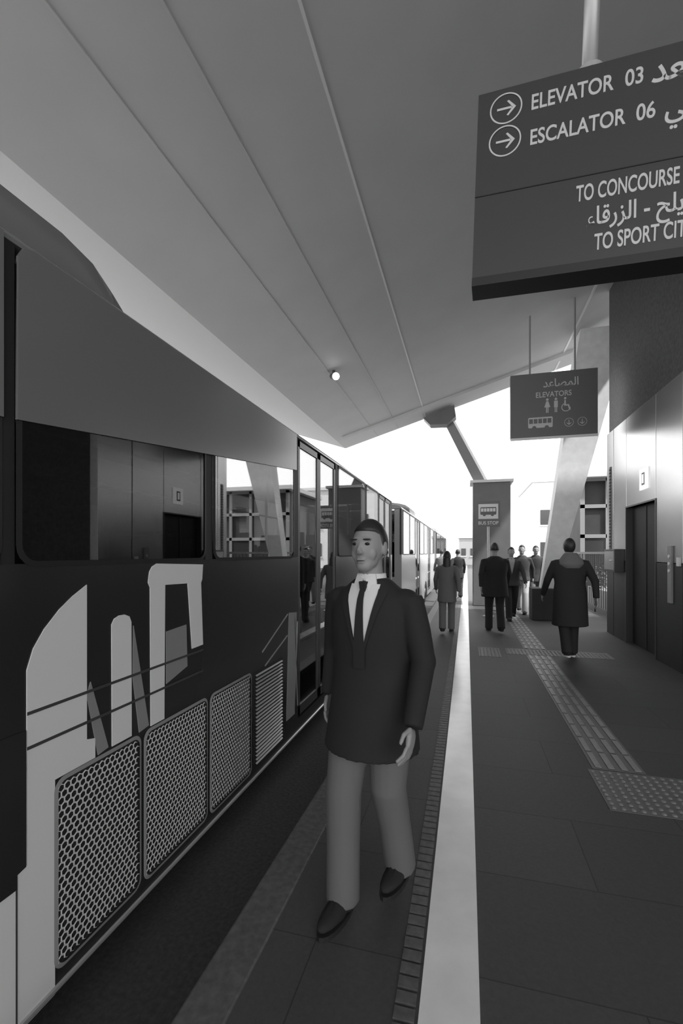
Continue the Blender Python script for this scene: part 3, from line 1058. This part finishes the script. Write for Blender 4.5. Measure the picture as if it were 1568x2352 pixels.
        MB().ell(hd + Vector((0, -.010, .014)), (.081, .099, .118), 24, 18, warp=hairwarp).build('hair', M['hair'], t, smooth=True)
    # ---- upper garment
    bw = build
    rings = [(hem, 0, .01, .21 * bw, .20), (max(.95, hem + .08), 0, 0, .19 * bw, .145), (1.10, 0, lean * .3, .175 * bw, .125), (1.25, 0, lean * .6, .19 * bw, .13),
             (1.34, 0, lean, .19 * bw, .125), (1.40, 0, lean, .175 * bw, .115), (1.45, 0, lean, .125 * bw, .09), (1.495, 0, lean, .078, .072)]
    if hem < .7:
        rings = [(hem, 0, .0, .205 * bw, .20)] + rings[1:]
    j = MB().loft(rings, 32)
    for s in (1, -1):
        j.ell(sh[s] + Vector((-.022 * s, 0, -.015)), (.068, .068, .055), 14, 10)
        j.tube([sh[s], (sh[s] + elb[s]) / 2, elb[s], (elb[s] + wri[s]) / 2, wri[s] + (wri[s] - elb[s]) * .03], [.060, .062, .054, .048, .043], 14)
        j.ell(elb[s], .057, 12, 8)
    jk = j.build('jacket', M[top], t, voxel=.009 if fine else .014)

    def chest(xx, zz, out):
        for a_, c_ in zip(rings, rings[1:]):
            if a_[0] <= zz <= c_[0]:
                f_ = (zz - a_[0]) / (c_[0] - a_[0])
                cy, rx, ry = (a_[i] + (c_[i] - a_[i]) * f_ for i in (2, 3, 4))
                return cy + ry * math.sqrt(max(0, 1 - (xx / rx) ** 2)) + out
        return lean + .07 + out

    def patch(fn_l, fn_r, z0, z1, out, name, m, th=.006, rows=14, cols=6):
        vs, fs = [], []
        for o_ in (out, out - th - .02):
            for i in range(rows + 1):
                z = z0 + (z1 - z0) * i / rows
                for c_ in range(cols + 1):
                    xx = fn_l(z) + (fn_r(z) - fn_l(z)) * c_ / cols
                    vs.append((xx, chest(xx, z, o_), z))
        n0 = (rows + 1) * (cols + 1)
        for i in range(rows):
            for c_ in range(cols):
                a_ = i * (cols + 1) + c_
                fs.append((a_, a_ + 1, a_ + cols + 2, a_ + cols + 1))
        MB().add(vs[:n0], fs).build(name, m, jk, fixn=False, smooth=True)
    if collar:
        V = lambda z: .002 + .070 * max(0, min(1, (z - 1.12) / .30))
        patch(lambda z: -V(z), lambda z: V(z), 1.12, 1.47, .006, 'shirt_front', M[collar])
        cb = MB()
        for s in (1, -1):
            cb.add([(.006 * s, lean + .086, 1.492), (.045 * s, lean + .064, 1.515), (.058 * s, lean + .078, 1.462), (.030 * s, lean + .102, 1.432), (.006 * s, lean + .078, 1.492), (.045 * s, lean + .056, 1.515), (.058 * s, lean + .070, 1.462), (.030 * s, lean + .094, 1.432)], [(0, 1, 2, 3), (7, 6, 5, 4), (0, 4, 5, 1), (1, 5, 6, 2), (2, 6, 7, 3), (3, 7, 4, 0)])
        cb.loft([(1.46, 0, lean + .005, .073, .073), (1.515, 0, lean + .008, .066, .066)], 24)
        cb.build('shirt_collar', M[collar], t)
        if tie:
            MB().prism([(-.020, 1.482), (.020, 1.482), (.013, 1.435), (-.013, 1.435)], lean + .075, lean + .106, 'y').build('tie_knot', M['cl_black'], t, bevel=.004)
        if tie:
            patch(lambda z: -(.012 + .016 * min(1, (1.47 - z) / .3)), lambda z: .012 + .016 * min(1, (1.47 - z) / .3), 1.10, 1.455, .013, 'necktie', M['cl_black'])
        for s in (1, -1):
            patch(lambda z: s * V(z) if s > 0 else s * (V(z) + .04 * (z - 1.10) / .35), lambda z: s * (V(z) + .04 * (z - 1.10) / .35) if s > 0 else s * V(z), 1.14, 1.45, .012, 'lapel', M[top])
    # ---- trousers, shoes
    tr = MB().loft([(.82, 0, 0, .15, .115), (.92, 0, 0, .165, .12), (1.02, 0, 0, .15, .11)])
    for s in (1, -1):
        tr.tube([hip[s] - Vector((0, 0, .02)), (hip[s] + knee[s]) / 2, knee[s], (knee[s] + ankle[s]) / 2, ankle[s] + Vector((0, 0, -.045))], [.100, .095, .082, .076, .076], 16)
        tr.ell(knee[s], .073, 12, 8)
    tr.build('trousers', M[bottom], t, voxel=.009 if fine else .013)
    for s in (1, -1):
        a = ankle[s]
        z0 = max(0, a.z - .09)
        so = MB()
        so.ell((a.x, a.y + .065, z0 + .045), (.046, .135, .044), 16, 10, warp=lambda p: Vector((p.x, p.y, max(p.z, -.035) if p.y < .03 else max(p.z * .75, -.035))))
        so.tube([(a.x, a.y - .005, z0 + .02), (a.x, a.y + .005, z0 + .07), (a.x, a.y, z0 + .13)], [.050, .052, .046], 14)
        so.build('shoe', M[shoes], t, smooth=True)
        sl_ = MB()
        sl_.prism([(a.x + .05 * math.cos(q * PI / 10), a.y + .062 + .138 * math.sin(q * PI / 10)) for q in range(20)], z0, z0 + .022, 'z')
        sl_.build('sole', M['cl_white'] if pale_sole else M['rubber'], t)
    if bag:
        g = MB()
        g.prism(rrect(-.15, .15, 1.02, 1.42, .05), lean - .30, lean - .11, 'y')
        g.build('backpack', M['cl_black'], t, bevel=.03)
    return t


person('man in dark jacket, white shirt and dark tie, nearest the camera', -.42, 2.08, PI - .25, 1.74, 'cl_black', 'cl_mid',
       hem=.72, stride=.13, collar='cl_white', tie=True, fine=True, swing=.10, build=1.08)
person('tall person in long dark coat with pale soled shoes, on the dotted crossing panel', 1.50, 7.55, .12, 1.80, 'cl_black', 'cl_black', 'cl_black', hem=.48, stride=.16, build=1.22, hair='hood', z=.012, pale_sole=True)
person('person in dark clothes walking away in front of the bus stop pillar', .55, 9.7, .1, 1.80, 'cl_black', 'cl_black', hem=.70, stride=.2, build=1.25, lead=-1)
person('person in a dark top with pale collar walking towards the camera on the ribbed strip', 1.02, 11.6, PI + .1, 1.72, 'cl_dark', 'cl_black', hem=.82, collar='cl_light', build=1.1, z=.012)
person('person in dark top and pale trousers left of the dark column plinth', 1.42, 13.0, PI - .2, 1.80, 'cl_dark', 'cl_light', hem=.85, lead=-1)
person('person in dark grey jacket, farthest of the walkers near the column plinth', 1.92, 14.2, PI, 1.80, 'cl_dark', 'cl_mid', hem=.75)
person('long haired person in mid grey clothes walking along just left of the white safety strip', -.38, 9.4, 0, 1.62, 'cl_mid', 'cl_mid', 'cl_dark', hem=.66, hair='long', z=.008)
person('dark clothed person far along the white strip, beyond the long haired walker', -.30, 16.5, .1, 1.72, 'cl_black', 'cl_black', hem=.74, lead=-1)
person('person in mid grey jacket standing far off against the sky by the second bus', -.95, 18.5, .2, 1.72, 'cl_mid', 'cl_dark', hem=.74, stride=.12)
